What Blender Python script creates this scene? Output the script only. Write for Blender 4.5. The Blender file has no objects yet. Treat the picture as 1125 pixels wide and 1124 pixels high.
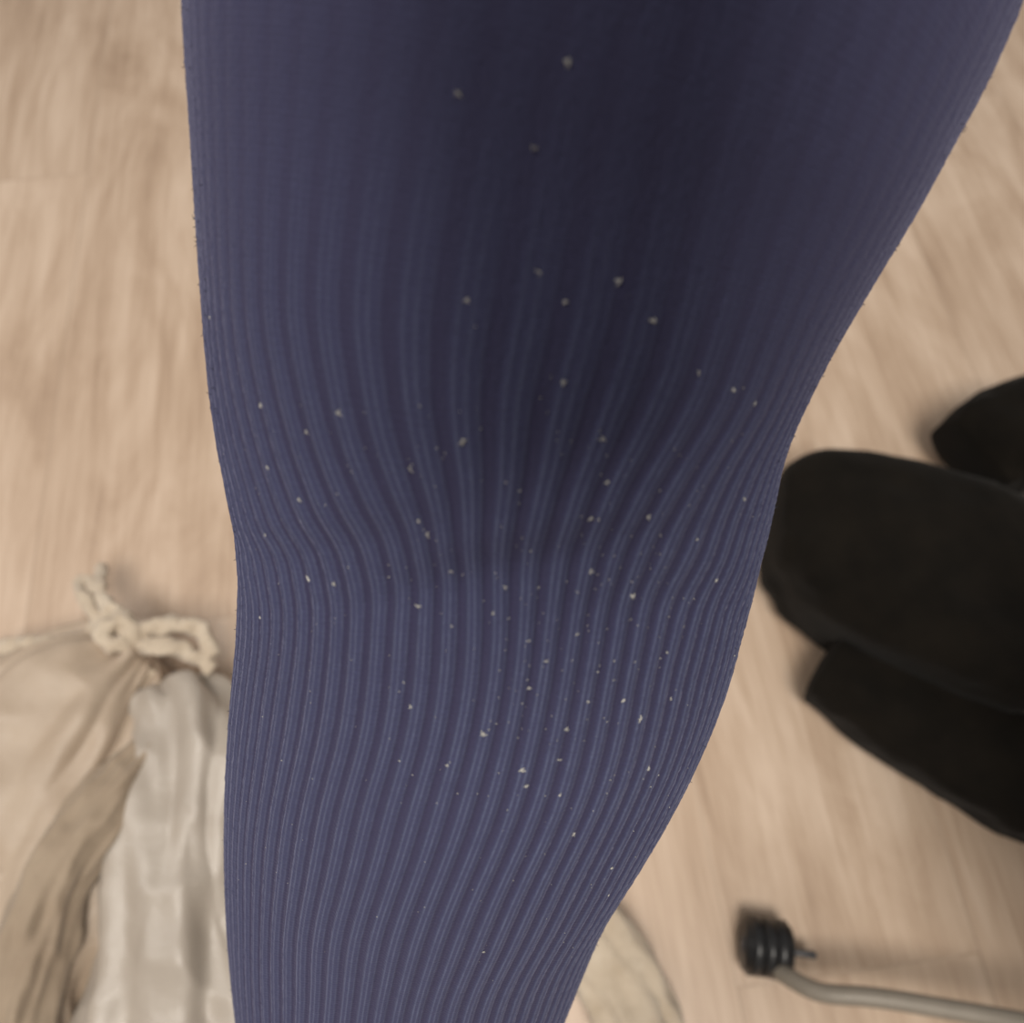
import bpy, math, random, bmesh
import numpy as np
from mathutils import Vector, noise
random.seed(4); rng=np.random.RandomState(5)
sc=bpy.context.scene
COL=sc.collection

# ------------------------------------------------------------ helpers
def link(o,parent=None):
    COL.objects.link(o)
    if parent: o.parent=parent
    return o
def empty(name):
    e=bpy.data.objects.new(name,None); e.empty_display_size=.05; return link(e)
def mesh_obj(name,verts,faces,mat,parent=None,smooth=True):
    me=bpy.data.meshes.new(name); me.from_pydata([tuple(v) for v in verts],[],faces); me.update()
    if smooth: me.polygons.foreach_set('use_smooth',[True]*len(me.polygons))
    if mat: me.materials.append(mat)
    return link(bpy.data.objects.new(name,me),parent)
def nmat(name):
    m=bpy.data.materials.new(name); m.use_nodes=True
    nt=m.node_tree; b=nt.nodes['Principled BSDF']
    return m,nt,b
def N(nt,t,**k):
    n=nt.nodes.new(t)
    for a,v in k.items(): setattr(n,a,v)
    return n
def mathn(nt,op,a,b=None,c=None):
    n=N(nt,'ShaderNodeMath',operation=op)
    for i,v in enumerate((a,b,c)):
        if v is None: continue
        if isinstance(v,(int,float)): n.inputs[i].default_value=v
        else: nt.links.new(v,n.inputs[i])
    return n.outputs[0]
def mix(nt,fac,a,b,mode='MIX'):
    n=N(nt,'ShaderNodeMix',data_type='RGBA',blend_type=mode)
    for s,v in ((n.inputs[0],fac),(n.inputs[6],a),(n.inputs[7],b)):
        if isinstance(v,(int,float)): s.default_value=v
        elif isinstance(v,tuple): s.default_value=(*v,1)
        else: nt.links.new(v,s)
    return n.outputs[2]
def ramp(nt,src,stops):
    r=N(nt,'ShaderNodeValToRGB'); nt.links.new(src,r.inputs[0])
    el=r.color_ramp.elements
    while len(el)<len(stops): el.new(.5)
    for e,(p,c) in zip(el,stops): e.position=p; e.color=(*c,1)
    return r.outputs[0]
def tex_noise(nt,vec,scale,detail=4,rough=.55,vscale=None,distort=0):
    if vscale:
        mp=N(nt,'ShaderNodeMapping'); nt.links.new(vec,mp.inputs[0]); mp.inputs['Scale'].default_value=vscale; vec=mp.outputs[0]
    n=N(nt,'ShaderNodeTexNoise'); nt.links.new(vec,n.inputs['Vector'])
    n.inputs['Scale'].default_value=scale; n.inputs['Detail'].default_value=detail; n.inputs['Roughness'].default_value=rough
    n.inputs['Distortion'].default_value=distort
    return n.outputs['Fac']
def bump(nt,b,h,strength,dist=.002):
    bn=N(nt,'ShaderNodeBump'); nt.links.new(h,bn.inputs['Height'])
    bn.inputs['Strength'].default_value=strength; bn.inputs['Distance'].default_value=dist
    nt.links.new(bn.outputs[0],b.inputs['Normal'])

# ------------------------------------------------------------ materials
def fabric(name,c1,c2,rough=.8,sheen=.2,nscale=25,weave=900,bs=.3,spec=.3):
    m,nt,b=nmat(name); tc=N(nt,'ShaderNodeTexCoord').outputs['Object']
    f=tex_noise(nt,tc,nscale,5)
    nt.links.new(ramp(nt,f,[(.3,c1),(.7,c2)]),b.inputs['Base Color'])
    b.inputs['Roughness'].default_value=rough; b.inputs['Sheen Weight'].default_value=sheen
    b.inputs['Specular IOR Level'].default_value=spec
    w=tex_noise(nt,tc,weave,2); w2=tex_noise(nt,tc,60,4)
    bump(nt,b,mathn(nt,'ADD',mathn(nt,'MULTIPLY',w,.25),w2),bs,.003)
    return m
M_beige=fabric('beige_nylon',(.37,.285,.21),(.45,.36,.275),.45,.1,18,1200,.3,.5)
M_satin=fabric('cream_satin',(.36,.31,.26),(.43,.38,.325),.32,.1,15,1200,.35,.6)
M_roll=fabric('beige_nylon_shaded',(.27,.205,.145),(.35,.275,.20),.7,.2,22,1200,.35,.3)  # darker beige for the rolled hem, its shading put into the base colour
M_cord=fabric('cotton_cord',(.48,.39,.29),(.60,.51,.40),.85,.3,60,1500,.8,.2)
M_black=fabric('black_wool',(.006,.005,.004),(.010,.008,.006),.95,.04,30,1300,.3,.08)
M_sock=fabric('black_sock',(.01,.01,.012),(.02,.02,.022),.9,.2,40,900,.4,.2)
M_fuzz=fabric('navy_fuzz',(.02,.02,.04),(.03,.03,.055),.9,.2,40,900,.4,.2)
def plain(name,c,rough,metal=0.):
    m,nt,b=nmat(name); tc=N(nt,'ShaderNodeTexCoord').outputs['Object']
    f=tex_noise(nt,tc,80,3)
    nt.links.new(ramp(nt,f,[(.3,tuple(x*.88 for x in c)),(.7,c)]),b.inputs['Base Color'])
    b.inputs['Roughness'].default_value=rough; b.inputs['Metallic'].default_value=metal
    return m
M_rub=plain('black_caster_plastic',(.012,.012,.013),.35)
M_hub=plain('grey_caster_hub',(.05,.05,.055),.4)
M_metal=plain('painted_steel',(.25,.22,.18),.5,.1)
M_lint=plain('white_lint',(.40,.39,.36),.9)
M_phone=plain('graphite_phone_shell',(.03,.03,.033),.4)
M_glass=plain('black_glass',(.01,.01,.012),.1)

# floor wood
m,nt,b=nmat('light_oak_vinyl'); M_floor=m
tc=N(nt,'ShaderNodeTexCoord').outputs['Object']
mp=N(nt,'ShaderNodeMapping'); nt.links.new(tc,mp.inputs[0]); mp.inputs['Rotation'].default_value=(0,0,math.radians(90-7)); mp.inputs['Location'].default_value=(-.09,.03,0)
v=mp.outputs[0]
br=N(nt,'ShaderNodeTexBrick'); nt.links.new(v,br.inputs['Vector'])
br.offset=.37; br.inputs['Scale'].default_value=1; br.inputs['Brick Width'].default_value=.92; br.inputs['Row Height'].default_value=.19
br.inputs['Mortar Size'].default_value=.0010; br.inputs['Mortar Smooth'].default_value=.3; br.inputs['Bias'].default_value=0
br.inputs['Color1'].default_value=(.2,.2,.2,1); br.inputs['Color2'].default_value=(.8,.8,.8,1); br.inputs['Mortar'].default_value=(.5,.5,.5,1)
off=N(nt,'ShaderNodeVectorMath',operation='MULTIPLY_ADD'); nt.links.new(br.outputs['Color'],off.inputs[0]); off.inputs[1].default_value=(3,3,0); nt.links.new(v,off.inputs[2])
gv=off.outputs[0]
g1=tex_noise(nt,gv,8,6,.6,(.45,1.6,1),1.0)
g2=tex_noise(nt,gv,22,5,.65,(.16,2.0,1),.5)
g3=tex_noise(nt,gv,110,3,.6,(.08,2,1))
tone=mathn(nt,'ADD',mathn(nt,'MULTIPLY',g1,.50),mathn(nt,'ADD',mathn(nt,'MULTIPLY',g2,.32),mathn(nt,'MULTIPLY',g3,.18)))
colr=ramp(nt,tone,[(.36,(.32,.22,.148)),(.45,(.445,.325,.23)),(.51,(.52,.395,.29)),(.6,(.63,.50,.385))])
pl=mix(nt,br.outputs['Color'],(.94,.93,.93),(1.03,1.02,1.02))
colr=mix(nt,1.0,colr,pl,'MULTIPLY')
pk=tex_noise(nt,tc,1.6,2)
colr=mix(nt,mathn(nt,'MULTIPLY',pk,.3),colr,(.54,.41,.32))
colr=mix(nt,mathn(nt,'MULTIPLY',br.outputs['Fac'],.3),colr,(.24,.17,.12))
nt.links.new(colr,b.inputs['Base Color']); b.inputs['Roughness'].default_value=.38; b.inputs['Specular IOR Level'].default_value=.4
bump(nt,b,mathn(nt,'SUBTRACT',mathn(nt,'MULTIPLY',g2,.4),br.outputs['Fac']),.2,.001)

# ------------------------------------------------------------ floor
fl=mesh_obj('floor',[(-3,-3,0),(3,-3,0),(3,3,0),(-3,3,0)],[(0,1,2,3)],M_floor,smooth=False)

# ------------------------------------------------------------ leg
NR=84
ST=[(-520,(.051,.430,.800),.097),(-330,(.037,.300,.695),.091),(-150,(.022,.190,.607),.083),(0,(.0130,.160,.585),.0790),
(150,(.0066,.1406,.568),.0745),(300,(.0012,.1213,.5525),.0694),(430,(-.0020,.1042,.5385),.0656),(570,(-.0028,.083,.518),.0630),
(700,(-.0072,.0606,.491),.0630),(800,(-.0155,.041,.4654),.0624),(900,(-.0256,.019,.433),.0606),(1000,(-.0333,-.0074,.3987),.0590),
(1124,(-.0430,-.0462,.3475),.0558),(1300,(-.059,-.100,.272),.051),(1450,(-.073,-.148,.205),.043),(1560,(-.080,-.176,.150),.037)]
S=np.array([a[0] for a in ST],float); P=np.array([a[1] for a in ST],float); R=np.array([a[2] for a in ST],float)
def smooth_interp(x,xp,fp):
    m=np.gradient(fp,xp,axis=0)
    i=np.clip(np.searchsorted(xp,x)-1,0,len(xp)-2)
    h=xp[i+1]-xp[i]; t=(x-xp[i])/h
    if fp.ndim>1: h=h[:,None]; t=t[:,None]
    return (2*t**3-3*t**2+1)*fp[i]+(t**3-2*t**2+t)*h*m[i]+(-2*t**3+3*t**2)*fp[i+1]+(t**3-t**2)*h*m[i+1]
NL=600; NA=1260
s=np.linspace(S[0],S[-1],NL)
C=smooth_interp(s,S,P)
for _ in range(160): C[1:-1]=(C[:-2]+2*C[1:-1]+C[2:])/4
Rr=smooth_interp(s,S,R)
for _ in range(100): Rr[1:-1]=(Rr[:-2]+2*Rr[1:-1]+Rr[2:])/4
T=np.gradient(C,axis=0); T/=np.linalg.norm(T,axis=1)[:,None]
side=np.cross(T,np.array([0,-.6,.8])); side/=np.linalg.norm(side,axis=1)[:,None]
if side[0,0]<0: side=-side
up=np.cross(side,T); up/=np.linalg.norm(up,axis=1)[:,None]
if up[NL//2,2]<0: up=-up
arc=np.concatenate([[0],np.cumsum(np.linalg.norm(np.diff(C,axis=0),axis=1))])
th_=np.linspace(0,2*np.pi,NA,endpoint=False)     # 0 = front of the leg
TH,SS=np.meshgrid(th_,s)
def sm(x,a,b):
    t=np.clip((x-a)/(b-a),0,1); return t*t*(3-2*t)
# the knit's own length coordinate runs slanted round the leg (front is drawn up over the knee)
SA=np.array([-520,-100,105,155,300,438,654,760,860,1560.]); YA=np.array([-900,-250,40,120,340,530,810,950,1110,2100.])
yl=smooth_interp(s,SA,YA)
for _ in range(200): yl[1:-1]=(yl[:-2]+2*yl[1:-1]+yl[2:])/4
Yf=np.repeat(yl[:,None],NA,1)
cf=np.clip(np.cos(TH),0,1)**1.3
Y=SS+(Yf-SS)*cf
front=np.cos(TH); wr=(TH+np.pi)%(2*np.pi)-np.pi
k=.42*(1-sm(Y,380,720))*(.75+.25*sm(Y,-100,350))
k=k-.04*np.exp(-((Y-700)/70.)**2)
crease=np.exp(-((Y-620)/55.)**2)
PHI=TH-k*np.sin(2*TH)/2
PHI=PHI+.009*crease*np.sin(5*TH+.6)+.006*crease*np.sin(13*TH+2)+.003*np.sin(Y/31.+6*TH)*sm(Y,300,550)
rad=Rr[:,None]*np.ones_like(TH)
rib=np.sin(PHI*NR)
amp=.00006+.00034*sm(Y,280,620)
low=np.clip(rib*1.3+.3,-1,1)
rad=rad+amp*low
rad=rad+.0022*np.exp(-((Y-430)/150.)**2)*np.exp(-(wr/.7)**2)
rad=rad-.0020*np.exp(-((Y-640)/45.)**2)*np.exp(-(wr/.9)**2)
rad=rad+.0004*np.sin(Y/13.+5*np.sin(2*TH))*crease*np.clip(front,0,1)
rad=rad+.00006*rng.randn(*rad.shape)
V_=C[:,None,:]+rad[...,None]*(np.sin(TH)[...,None]*side[:,None,:]+.95*np.cos(TH)[...,None]*up[:,None,:])

m,nt,b=nmat('navy_rib_knit'); M_leg=m
at=N(nt,'ShaderNodeUVMap'); sp=N(nt,'ShaderNodeSeparateXYZ'); nt.links.new(at.outputs[0],sp.inputs[0])
U,V=sp.outputs[0],sp.outputs[1]
tc=N(nt,'ShaderNodeTexCoord').outputs['Object']
fade_=N(nt,'ShaderNodeMapRange',interpolation_type='SMOOTHSTEP'); nt.links.new(V,fade_.inputs[0])   # rib and thread contrast rises from thigh to calf
fade_.inputs[1].default_value=float(np.interp(130,s,arc)); fade_.inputs[2].default_value=float(np.interp(560,s,arc))
K_=fade_.outputs[0]
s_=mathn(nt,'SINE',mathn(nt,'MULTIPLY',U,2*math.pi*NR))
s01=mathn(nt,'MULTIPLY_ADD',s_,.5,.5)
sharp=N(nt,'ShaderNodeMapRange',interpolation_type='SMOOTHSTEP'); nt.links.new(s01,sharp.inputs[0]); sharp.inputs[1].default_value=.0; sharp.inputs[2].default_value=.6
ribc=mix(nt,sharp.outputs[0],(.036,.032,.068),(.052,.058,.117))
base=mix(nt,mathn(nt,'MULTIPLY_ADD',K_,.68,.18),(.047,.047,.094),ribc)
pn=tex_noise(nt,tc,14,3)
base=mix(nt,mathn(nt,'MULTIPLY',pn,.5),base,(.046,.045,.091))
th=mathn(nt,'MULTIPLY_ADD',mathn(nt,'SINE',mathn(nt,'MULTIPLY',U,2*math.pi*NR*4)),.5,.5)
th2=mathn(nt,'MULTIPLY_ADD',mathn(nt,'SINE',mathn(nt,'MULTIPLY',V,2*math.pi*900)),.5,.5)
thn=tex_noise(nt,tc,900,2)
brk=tex_noise(nt,tc,260,3)
tl=mathn(nt,'MULTIPLY',mathn(nt,'POWER',th,3),mathn(nt,'MULTIPLY_ADD',sharp.outputs[0],.7,.08))
tl=mathn(nt,'MULTIPLY',tl,mathn(nt,'MULTIPLY_ADD',K_,.98,.02))
base=mix(nt,mathn(nt,'MULTIPLY',tl,mathn(nt,'MULTIPLY_ADD',brk,1.05,.05)),base,(.125,.145,.225))
gr=tex_noise(nt,tc,1500,2,.7)
base=mix(nt,mathn(nt,'MULTIPLY',gr,.5),base,(.021,.020,.041))
nt.links.new(base,b.inputs['Base Color']); b.inputs['Roughness'].default_value=.9; b.inputs['Specular IOR Level'].default_value=.1
b.inputs['Sheen Weight'].default_value=.18; b.inputs['Sheen Roughness'].default_value=.45
b.inputs['Sheen Tint'].default_value=(.6,.62,.9,1)
hgt=mathn(nt,'MULTIPLY',mathn(nt,'MULTIPLY',th,.5),mathn(nt,'MULTIPLY_ADD',K_,.85,.15))
bump(nt,b,mathn(nt,'ADD',mathn(nt,'ADD',hgt,mathn(nt,'MULTIPLY',th2,.2)),mathn(nt,'MULTIPLY',thn,.8)),.45,.0004)

verts=V_.reshape(-1,3)
i=np.arange(NL-1)[:,None]*NA; j=np.arange(NA)[None,:]; j2=(j+1)%NA
F=np.stack([i+j,i+NA+j,i+NA+j2,i+j2],-1).reshape(-1,4)
me=bpy.data.meshes.new('leg_in_ribbed_leggings')
nv=len(verts); nf=len(F)
me.vertices.add(nv); me.vertices.foreach_set('co',verts.ravel().astype(np.float32))
me.loops.add(nf*4); me.loops.foreach_set('vertex_index',F.ravel().astype(np.int32))
me.polygons.add(nf); me.polygons.foreach_set('loop_start',np.arange(0,nf*4,4,dtype=np.int32)); me.polygons.foreach_set('loop_total',np.full(nf,4,dtype=np.int32))
me.polygons.foreach_set('use_smooth',np.ones(nf,bool))
me.update(calc_edges=True); me.validate()
uv=me.uv_layers.new(name='UVMap')
Uc=(PHI/(2*np.pi)); Vc=np.repeat(arc[:,None],NA,1)
Uf=Uc.ravel()[F]; Vf=Vc.ravel()[F]
wrapcol=np.tile(np.arange(NA),NL-1)==NA-1
Uf[wrapcol,2]+=1; Uf[wrapcol,3]+=1
uv.data.foreach_set('uv',np.stack([Uf,Vf],-1).ravel().astype(np.float32))
me.materials.append(M_leg)
person=empty('person_leg')
leg=link(bpy.data.objects.new('leg_in_ribbed_leggings',me),person)

def loft(name,pts,hw,hh,mat,parent=None,n=2.4,nl=90,na=72,endr=.6,fold=0.,ffreq=7,fseed=0,along=3.,ns=0.,nscale=14,pleat=0.,npl=9,endr1=None,ridge=.6):
    pts=np.array(pts,float); q=np.linspace(0,1,len(pts)); t=np.linspace(0,1,nl)
    t=.5-.5*np.cos(np.pi*t)*.55-.5*(1-2*t)*.45   # denser rings near ends
    Cc=smooth_interp(t,q,pts); W=smooth_interp(t,q,np.array(hw,float)); H=smooth_interp(t,q,np.array(hh,float))
    T=np.gradient(Cc,axis=0); L=np.linalg.norm(np.diff(Cc,axis=0),axis=1).sum(); T/=np.linalg.norm(T,axis=1)[:,None]
    e0=W[0]*endr/L; e1=W[-1]*(endr1 or endr)/L
    sc_=np.ones(nl)
    a=np.clip(t/max(e0,1e-4),0,1); sc_*=np.sqrt(np.clip(1-(1-a)**2.4,0,1))
    a=np.clip((1-t)/max(e1,1e-4),0,1); sc_*=np.sqrt(np.clip(1-(1-a)**2.4,0,1))
    sc_=np.clip(sc_,.02,1)
    vs=[]
    for i in range(nl):
        sd=np.cross(T[i],[0,0,1.]); sd/=np.linalg.norm(sd); upv=np.cross(sd,T[i])
        for jj in range(na):
            an=2*math.pi*jj/na; c,s_=math.cos(an),math.sin(an)
            x=math.copysign(abs(c)**(2/n),c)*W[i]; z=math.copysign(abs(s_)**(2/n),s_)*H[i]
            p=Cc[i]+sc_[i]*(x*sd+z*upv)
            if fold:
                nn=noise.noise(Vector((math.cos(an)*ffreq*.5+fseed,math.sin(an)*ffreq*.5,t[i]*along+fseed)))
                nn2=noise.noise(Vector((math.cos(an)*ffreq+fseed,math.sin(an)*ffreq+3,t[i]*along*2.3)))
                p=p+fold*(nn+.5*nn2)*sc_[i]*(c*sd+s_*upv)
            if pleat:
                ph=an*npl+2.5*noise.noise(Vector((t[i]*3,fseed,an)))
                p=p+pleat*math.exp(-t[i]*2.2)*abs(math.sin(ph))*sc_[i]*(c*sd+s_*upv)
            if ns:
                d=ns*noise.fractal(Vector(p*nscale+fseed),1.,2.,3)
                r_=1-abs(noise.noise(Vector(p*nscale*1.7+fseed*2)))*2.2
                p=p+(d+ns*ridge*r_)*(c*sd+s_*upv)*sc_[i]
            if p[2]<.001: p[2]=.001
            vs.append(p)
    fs=[(i*na+j,(i+1)*na+j,(i+1)*na+(j+1)%na,i*na+(j+1)%na) for i in range(nl-1) for j in range(na)]
    fs.append(tuple(range(na))); fs.append(tuple(range((nl-1)*na,nl*na))[::-1])
    return mesh_obj(name,vs,fs,mat,parent)

loft('foot_in_sock',[(-.074,-.152,.185),(-.080,-.175,.12),(-.083,-.188,.066),(-.096,-.245,.046),(-.110,-.31,.030),(-.120,-.365,.022)],
     [.036,.038,.040,.044,.048,.034],[.038,.044,.056,.042,.027,.020],M_sock,person,n=2.1,ns=.001)
loft('hip_cap',[tuple(C[14]),tuple(C[0]),tuple(C[0]-T[0]*.03)],[Rr[10]*.96,Rr[0],Rr[0]*.9],[Rr[10]*.9,Rr[0]*.95,Rr[0]*.85],M_leg,person,n=2,nl=30)

# lint specks (small irregular flecks and short fibres lying on the knit)
SP=[(645,28,2.6),(543,105,2.6),(607,155,2.2),(670,300,2.6),(602,313,2.1),(700,338,2.6),(622,342,2.),(540,360,2),(273,399,2.6),(740,392,2),(776,406,2.2),(803,418,1.8),
(616,438,2.7),(347,483,2),(427,489,2.2),(644,491,2.2),(531,510,2.5),(393,507,1.8),(485,538,1.8),(643,544,2.1),(350,533,1.6),(380,566,1.6),(778,552,1.6),(676,580,2),(625,584,2.2),
(483,590,1.6),(487,606,2),(365,648,2.5),(391,655,1.8),(619,638,2.3),(657,654,2.5),(744,634,1.6),(544,658,1.8),(572,657,1.6),(467,676,2),(603,690,1.5),(573,717,1.8),(644,744,2.2),
(660,762,2.2),(696,738,1.6),(590,778,2),(516,789,2.2),(453,772,1.6),(676,803,2.5),(549,822,2.2),(583,808,1.6),(552,842,2),(583,842,1.6),(601,880,2.6),(610,748,1.5),(558,742,1.8),
(646,905,1.6),(652,932,1.4),(516,1052,1.8),(484,832,1.3),(640,1040,1.4),(690,700,1.3),(720,600,1.2),(330,600,1.2),(300,700,1.2),(560,700,1.3),(530,680,1.3),(500,640,1.3)]
lv=[];lf=[]
extra=[(rng.normal(600,95),rng.normal(680,110),rng.uniform(.5,1.2)) for _ in range(200)]+[(rng.uniform(260,800),rng.uniform(450,1120),rng.uniform(.4,.8)) for _ in range(170)]
for n_,(cx,sy,sz) in enumerate(SP+extra):
    ctr=np.interp(sy,[0,300,570,800,1124],[650,589,551,511,441]); hwp=np.interp(sy,[0,300,570,800,1124],[467,373,293,264,181])
    fr=(cx-ctr)/hwp
    if abs(fr)>.93: continue
    th0=math.asin(fr)*.93; fcos=math.cos(th0)
    sy_=sy-10
    sf=np.interp(sy_,yl,s); sl=sy+(sf-sy)*fcos
    ii=int(np.clip(np.searchsorted(s,sl),1,NL-2)); jj=int(round((th0%(2*np.pi))/(2*np.pi)*NA))%NA
    p=V_[ii,jj]; nrm=math.sin(th0)*side[ii]+math.cos(th0)*up[ii]
    t1=np.cross(nrm,[.3,.4,.1]); t1/=np.linalg.norm(t1); t2=np.cross(nrm,t1)
    a0=rng.uniform(0,6.28); r=sz*.00021*(.8+.25*(sy>450)); el=rng.uniform(.2,.6)
    for piece in range(1 if n_>=len(SP) else 3):
        if piece: a0+=rng.uniform(.6,2.); el=rng.uniform(.12,.3); r2=r*rng.uniform(.9,1.7)
        else: r2=r
        ox,oy=(rng.uniform(-1,1,2)*r*.8) if piece else (0,0)
        base_=len(lv); k_=8
        for q in range(k_):
            a=q/k_*6.283; rr=r2*rng.uniform(.55,1.35)
            x=math.cos(a)*rr; y=math.sin(a)*rr*el
            xx=x*math.cos(a0)-y*math.sin(a0)+ox; yy=x*math.sin(a0)+y*math.cos(a0)+oy
            lv.append(p+nrm*.00008+t1*xx+t2*yy)
        lv.append(p+nrm*(.0002+r2*.35)+t1*ox+t2*oy)
        for q in range(k_): lf.append((base_+q,base_+(q+1)%k_,base_+k_))
mesh_obj('lint_specks',lv,lf,M_lint,person,smooth=False)
# a little fuzz standing off the outer sides of the knit
fv=[];ff=[]
for _ in range(800):
    ii=rng.randint(60,NL-60); sgn=-1 if rng.rand()<.7 else 1
    th0=sgn*rng.uniform(1.0,1.75); jj=int(round((th0%(2*np.pi))/(2*np.pi)*NA))%NA
    p=V_[ii,jj]; nrm=math.sin(th0)*side[ii]+math.cos(th0)*up[ii]
    d=nrm+rng.uniform(-.9,.9)*T[ii]; L_=rng.uniform(.0002,.0008); w_=.00009
    b0=len(fv); mid=p+d*L_*.6+T[ii]*rng.uniform(-.0002,.0002)
    fv+= [p-T[ii]*w_,p+T[ii]*w_,p+up[ii]*w_,mid-T[ii]*w_,mid+T[ii]*w_,mid+up[ii]*w_,p+d*L_+T[ii]*rng.uniform(-.0005,.0005)]
    ff+= [(b0,b0+1,b0+4,b0+3),(b0+1,b0+2,b0+5,b0+4),(b0+2,b0,b0+3,b0+5),(b0+3,b0+4,b0+6),(b0+4,b0+5,b0+6),(b0+5,b0+3,b0+6)]
mesh_obj('knit_fuzz',fv,ff,M_fuzz,person,smooth=False)

# ------------------------------------------------------------ drawstring bag
bag=empty('drawstring_bag')
loft('body_panel',[(-.300,.176,.045),(-.345,.125,.05),(-.385,.03,.052),(-.40,-.06,.05),(-.39,-.15,.04)],
     [.022,.078,.10,.105,.09],[.03,.045,.05,.048,.04],M_beige,bag,n=2.6,fold=.018,ffreq=4,fseed=2,along=2,ns=.005,nscale=14,nl=170,na=200,pleat=.012,npl=8)
loft('satin_panel',[(-.284,.148,.04),(-.262,.085,.042),(-.245,-.01,.042),(-.235,-.10,.036),(-.235,-.16,.03)],
     [.030,.048,.054,.064,.07],[.036,.046,.044,.038,.03],M_satin,bag,n=2.3,fold=.018,ffreq=3,fseed=9,along=2,ns=.0045,nscale=13,nl=170,na=200,pleat=.010,npl=4,ridge=.8)
loft('rolled_hem',[(-.272,.092,.070),(-.286,.064,.084),(-.304,.024,.092),(-.316,-.022,.094),(-.320,-.07,.090),(-.323,-.14,.080)],
     [.012,.018,.022,.024,.024,.024],[.014,.018,.022,.022,.022,.022],M_roll,bag,n=2,fold=.006,ffreq=4,fseed=5,along=3,ns=.003,nscale=26,nl=120,na=90)
loft('inner_fold',[(-.300,.10,.062),(-.335,.03,.072),(-.368,-.03,.082),(-.378,-.10,.08)],
     [.010,.02,.022,.02],[.012,.018,.02,.02],M_beige,bag,n=2,fold=.006,ffreq=4,fseed=15,along=3,ns=.003,nscale=26,nl=90,na=72)
loft('sleeve_panel',[(-.20,-.03,.025),(-.08,-.01,.025),(.02,-.014,.025),(.070,-.052,.026),(.100,-.12,.026),(.11,-.20,.022)],
     [.03,.03,.03,.030,.030,.028],[.024]*6,M_cord,bag,n=2.3,fold=.006,ffreq=4,fseed=7,along=4,ns=.003,nscale=30)
def cord(name,pts,r,mat,parent,twist=False):
    cu=bpy.data.curves.new(name,'CURVE'); cu.dimensions='3D'; sp=cu.splines.new('NURBS'); sp.points.add(len(pts)-1)
    for p,q in zip(sp.points,pts): p.co=(*q,1)
    sp.use_endpoint_u=True; sp.order_u=4; cu.bevel_depth=r; cu.bevel_resolution=6; cu.resolution_u=16; cu.use_fill_caps=True
    o=bpy.data.objects.new(name,cu); cu.materials.append(mat); link(o,parent)
    dg=bpy.context.evaluated_depsgraph_get(); me2=bpy.data.meshes.new_from_object(o.evaluated_get(dg))
    bpy.data.objects.remove(o)
    if twist:
        for v in me2.vertices:
            c=v.co; d=noise.noise(c*110); d2=noise.noise(c*110+Vector((9,3,1))); d3=noise.noise(c*110+Vector((2,8,5)))
            v.co=c+Vector((d,d2,d3))*r*.55
    o2=link(bpy.data.objects.new(name,me2),parent)
    for p in me2.polygons: p.use_smooth=True
    return o2
K=Vector((-.297,.176,.075))
def kp(l): return [tuple(K+Vector(q)) for q in l]
cord('cord_loop',kp([(-.01,-.01,0),(-.035,.018,.01),(-.060,.046,.004),(-.066,.058,-.01),(-.048,.050,.0),(-.03,.03,.012),(.0,.01,.01)]),.0050,M_cord,bag,True)
cord('cord_knot',kp([(-.04,.01,.0),(-.02,.022,.012),(.004,.012,.015),(-.004,-.010,.012),(-.025,-.004,.018),(-.018,.014,.022),(.004,.010,.012),(.01,-.005,0)]),.0068,M_cord,bag,True)
cord('cord_tail',kp([(-.01,.004,.012),(.015,.010,.012),(.038,.016,.004),(.052,.010,.002),(.052,-.002,-.002),(.060,-.010,-.004)]),.0068,M_cord,bag,True)
cord('cord_tail_b',kp([(-.005,.0,.006),(.015,-.008,.01),(.03,-.002,.004),(.045,-.010,.0),(.058,-.020,-.008)]),.0068,M_cord,bag,True)
cord('cord_end',kp([(-.02,.01,.01),(-.032,.03,.012),(-.040,.046,.004),(-.056,.072,-.02)]),.0048,M_cord,bag,True)
cord('cord_gather',kp([(.0,-.014,-.006),(-.04,.0,-.004),(-.08,.008,-.012),(-.14,.0,-.025),(-.18,-.02,-.035)]),.0068,M_cord,bag,True)
cord('cord_gather_b',kp([(.01,-.02,-.008),(-.004,-.035,-.006),(.004,-.050,-.004),(.014,-.065,-.004)]),.0055,M_cord,bag,True)

# ------------------------------------------------------------ black jacket bundle
jk=empty('black_jacket')
loft('folded_body',[(.222,.284,.062),(.254,.276,.064),(.30,.254,.066),(.36,.224,.066),(.455,.185,.06)],
     [.042,.064,.082,.090,.09],[.040,.054,.060,.060,.05],M_black,jk,n=3.8,fold=.006,ffreq=3,fseed=4,along=2,ns=.003,nscale=12,endr=.4)
loft('folded_sleeve',[(.258,.170,.036),(.285,.150,.04),(.335,.116,.04),(.392,.084,.04),(.44,.055,.036)],
     [.032,.034,.042,.047,.045],[.028,.034,.036,.036,.03],M_black,jk,n=3.2,fold=.005,ffreq=3,fseed=14,along=3,ns=.003,nscale=14,endr=.4)
loft('folded_collar',[(.414,.350,.05),(.44,.364,.055),(.48,.376,.055),(.53,.365,.05)],
     [.036,.044,.046,.04],[.03,.045,.048,.04],M_black,jk,n=4,fold=.005,ffreq=3,fseed=24,along=3,ns=.003,endr=.35)

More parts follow.
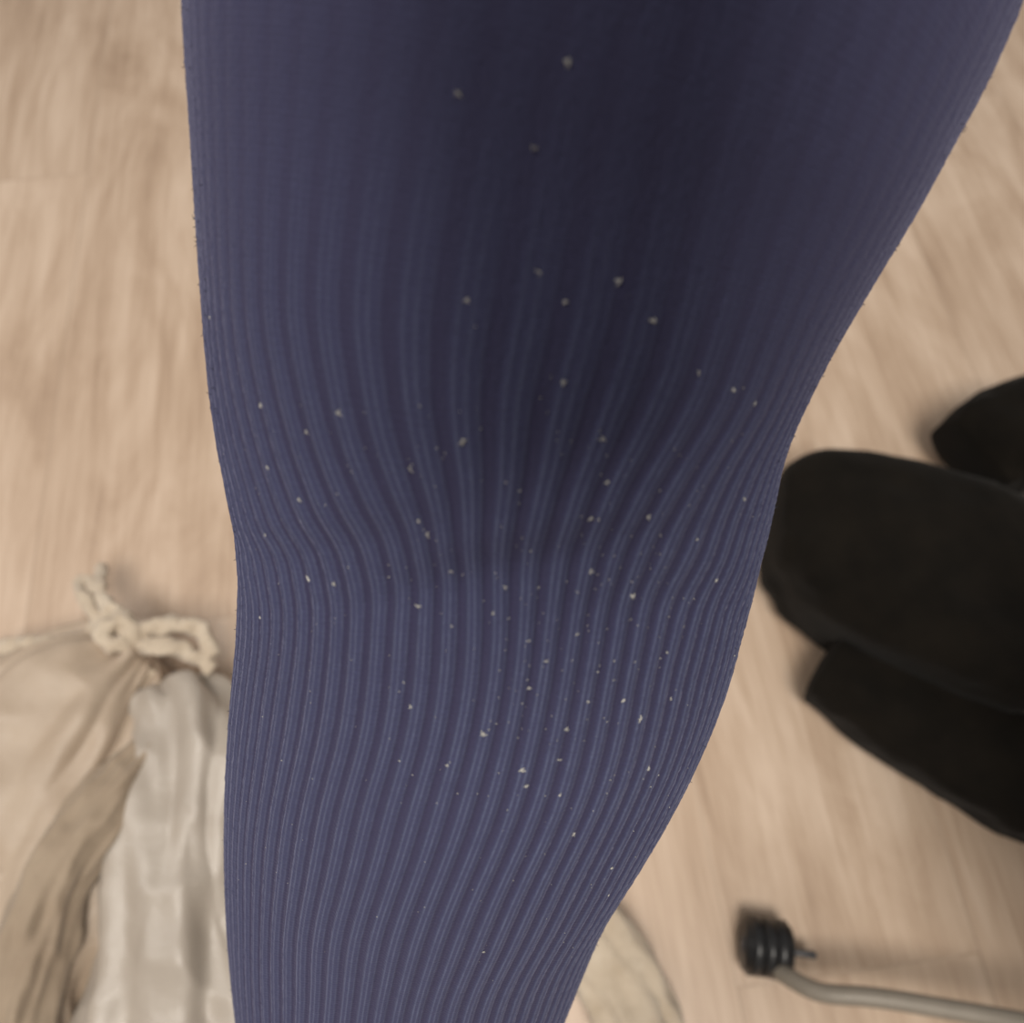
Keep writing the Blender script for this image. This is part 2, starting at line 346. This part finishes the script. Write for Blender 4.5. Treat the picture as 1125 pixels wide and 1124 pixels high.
# ------------------------------------------------------------ office chair
ch=empty('office_chair')
hub=Vector((.49,-.105,.09))
def cyl(name,c,axis,r,h,mat,parent,bev=.003,seg=48,r2=None):
    bm=bmesh.new(); bmesh.ops.create_cone(bm,cap_ends=True,segments=seg,radius1=r,radius2=r if r2 is None else r2,depth=h)
    me=bpy.data.meshes.new(name)
    if bev: bmesh.ops.bevel(bm,geom=[e for e in bm.edges if len(e.link_faces)==2 and e.calc_face_angle(0)>1],offset=bev,segments=3,affect='EDGES')
    q=Vector((0,0,1)).rotation_difference(Vector(axis))
    for v in bm.verts: v.co=q@v.co+Vector(c)
    bm.to_mesh(me); bm.free()
    for p in me.polygons: p.use_smooth=True
    me.materials.append(mat)
    return link(bpy.data.objects.new(name,me),parent)
ang0=math.atan2(.045,-.30)
for kx in range(4):
    a=ang0+kx*math.pi/2; dx,dy=math.cos(a),math.sin(a); px_,py_=-dy,dx
    def L(r,z,o=0): return (hub.x+dx*r+px_*o,hub.y+dy*r+py_*o,z)
    cord(f'base_leg_{kx+1}',[L(0,.078),L(.1,.073),L(.2,.068),L(.255,.063),L(.280,.056,.006),L(.293,.046,.0),L(.300,.034,-.004)],.0064,M_metal,ch)
    wc=Vector(L(.307,.0205,-.018)); ax=Vector((dx,dy,0))
    cyl(f'caster_{kx+1}_wheel_a',wc+ax*.009,ax,.0205,.015,M_rub,ch)
    cyl(f'caster_{kx+1}_wheel_b',wc-ax*.009,ax,.0205,.015,M_rub,ch)
    cyl(f'caster_{kx+1}_axle',wc,ax,.007,.036,M_hub,ch,.001)
    cyl(f'caster_{kx+1}_fork',wc+Vector((0,0,.002)),ax,.0200,.010,M_rub,ch,.001)
    cord(f'caster_{kx+1}_brake',[tuple(wc+Vector((-dx*r_,-dy*r_,zz))) for r_,zz in((.01,.0),(.022,.0),(.030,.002),(.036,.0))],.0028,M_hub,ch)
cyl('hub',(hub.x,hub.y,.080),(0,0,1),.035,.06,M_metal,ch)
cyl('gas_column',(hub.x,hub.y,.25),(0,0,1),.016,.28,M_rub,ch)
cyl('seat_plate',(hub.x+.03,hub.y,.395),(0,0,1),.09,.02,M_rub,ch)
loft('seat_cushion',[(hub.x+.05,hub.y-.22,.43),(hub.x+.05,hub.y-.1,.43),(hub.x+.05,hub.y+.1,.43),(hub.x+.05,hub.y+.2,.43)],[.17,.2,.2,.17],[.028,.03,.03,.028],M_black,ch,n=4,endr=.3)

# ------------------------------------------------------------ phone behind the lens, out of frame, added to shade the upper thigh
ph=empty('shade_smartphone')
tilt=math.radians(25); uu=Vector((0,math.cos(tilt),math.sin(tilt))); nn_=Vector((0,-math.sin(tilt),math.cos(tilt))); rr_=Vector((1,0,0))
def rbox(name,cx,cy,cz,w_,h_,d_,mat,rad=.01):
    bm=bmesh.new(); bmesh.ops.create_cube(bm,size=1)
    for v in bm.verts: v.co=Vector((v.co.x*w_,v.co.y*h_,v.co.z*d_))
    es=[e for e in bm.edges if abs((e.verts[0].co-e.verts[1].co).normalized().z)>.9]
    bmesh.ops.bevel(bm,geom=es,offset=rad,segments=6,affect='EDGES')
    es=[e for e in bm.edges if e.calc_face_angle(0)>1]
    bmesh.ops.bevel(bm,geom=es,offset=d_*.25,segments=2,affect='EDGES')
    o0=Vector((0,0,.70))
    for v in bm.verts: v.co=o0+rr_*(v.co.x+cx)+uu*(v.co.y+cy)+nn_*(v.co.z+cz)
    me=bpy.data.meshes.new(name); bm.to_mesh(me); bm.free(); me.materials.append(mat)
    return link(bpy.data.objects.new(name,me),ph)
rbox('phone_body',.018,.064,.010,.076,.150,.008,M_phone,.012)
rbox('phone_screen',.018,.064,.0143,.070,.144,.0012,M_glass,.009)
rbox('camera_plate',.008,.0,.0045,.03,.03,.0025,M_phone,.007)

# ------------------------------------------------------------ lights
w=bpy.data.worlds.new('World'); sc.world=w; w.use_nodes=True
w.node_tree.nodes['Background'].inputs[0].default_value=(1,.955,.91,1); w.node_tree.nodes['Background'].inputs[1].default_value=.34
def area(name,loc,size,e,col,target=(0,0,.3)):
    l=bpy.data.lights.new(name,'AREA'); l.energy=e; l.size=size; l.color=col
    o=link(bpy.data.objects.new(name,l)); o.location=loc
    o.rotation_euler=(Vector(target)-Vector(loc)).to_track_quat('-Z','Y').to_euler(); return o
area('ceiling_light',(.15,-.75,2.4),.8,48,(1,.935,.85))
area('ceiling_light.001',(-1.3,.3,2.4),.8,20,(1,.95,.9))

# ------------------------------------------------------------ camera
cd=bpy.data.cameras.new('camera'); cam=link(bpy.data.objects.new('camera',cd)); cam.location=(0,0,.70)
cam.rotation_euler=(math.radians(25),0,0)
cd.sensor_width=36; cd.lens=28.2; cd.clip_start=.005
cd.dof.use_dof=True; cd.dof.focus_distance=.195; cd.dof.aperture_fstop=11
sc.camera=cam
sc.view_settings.view_transform='Standard'
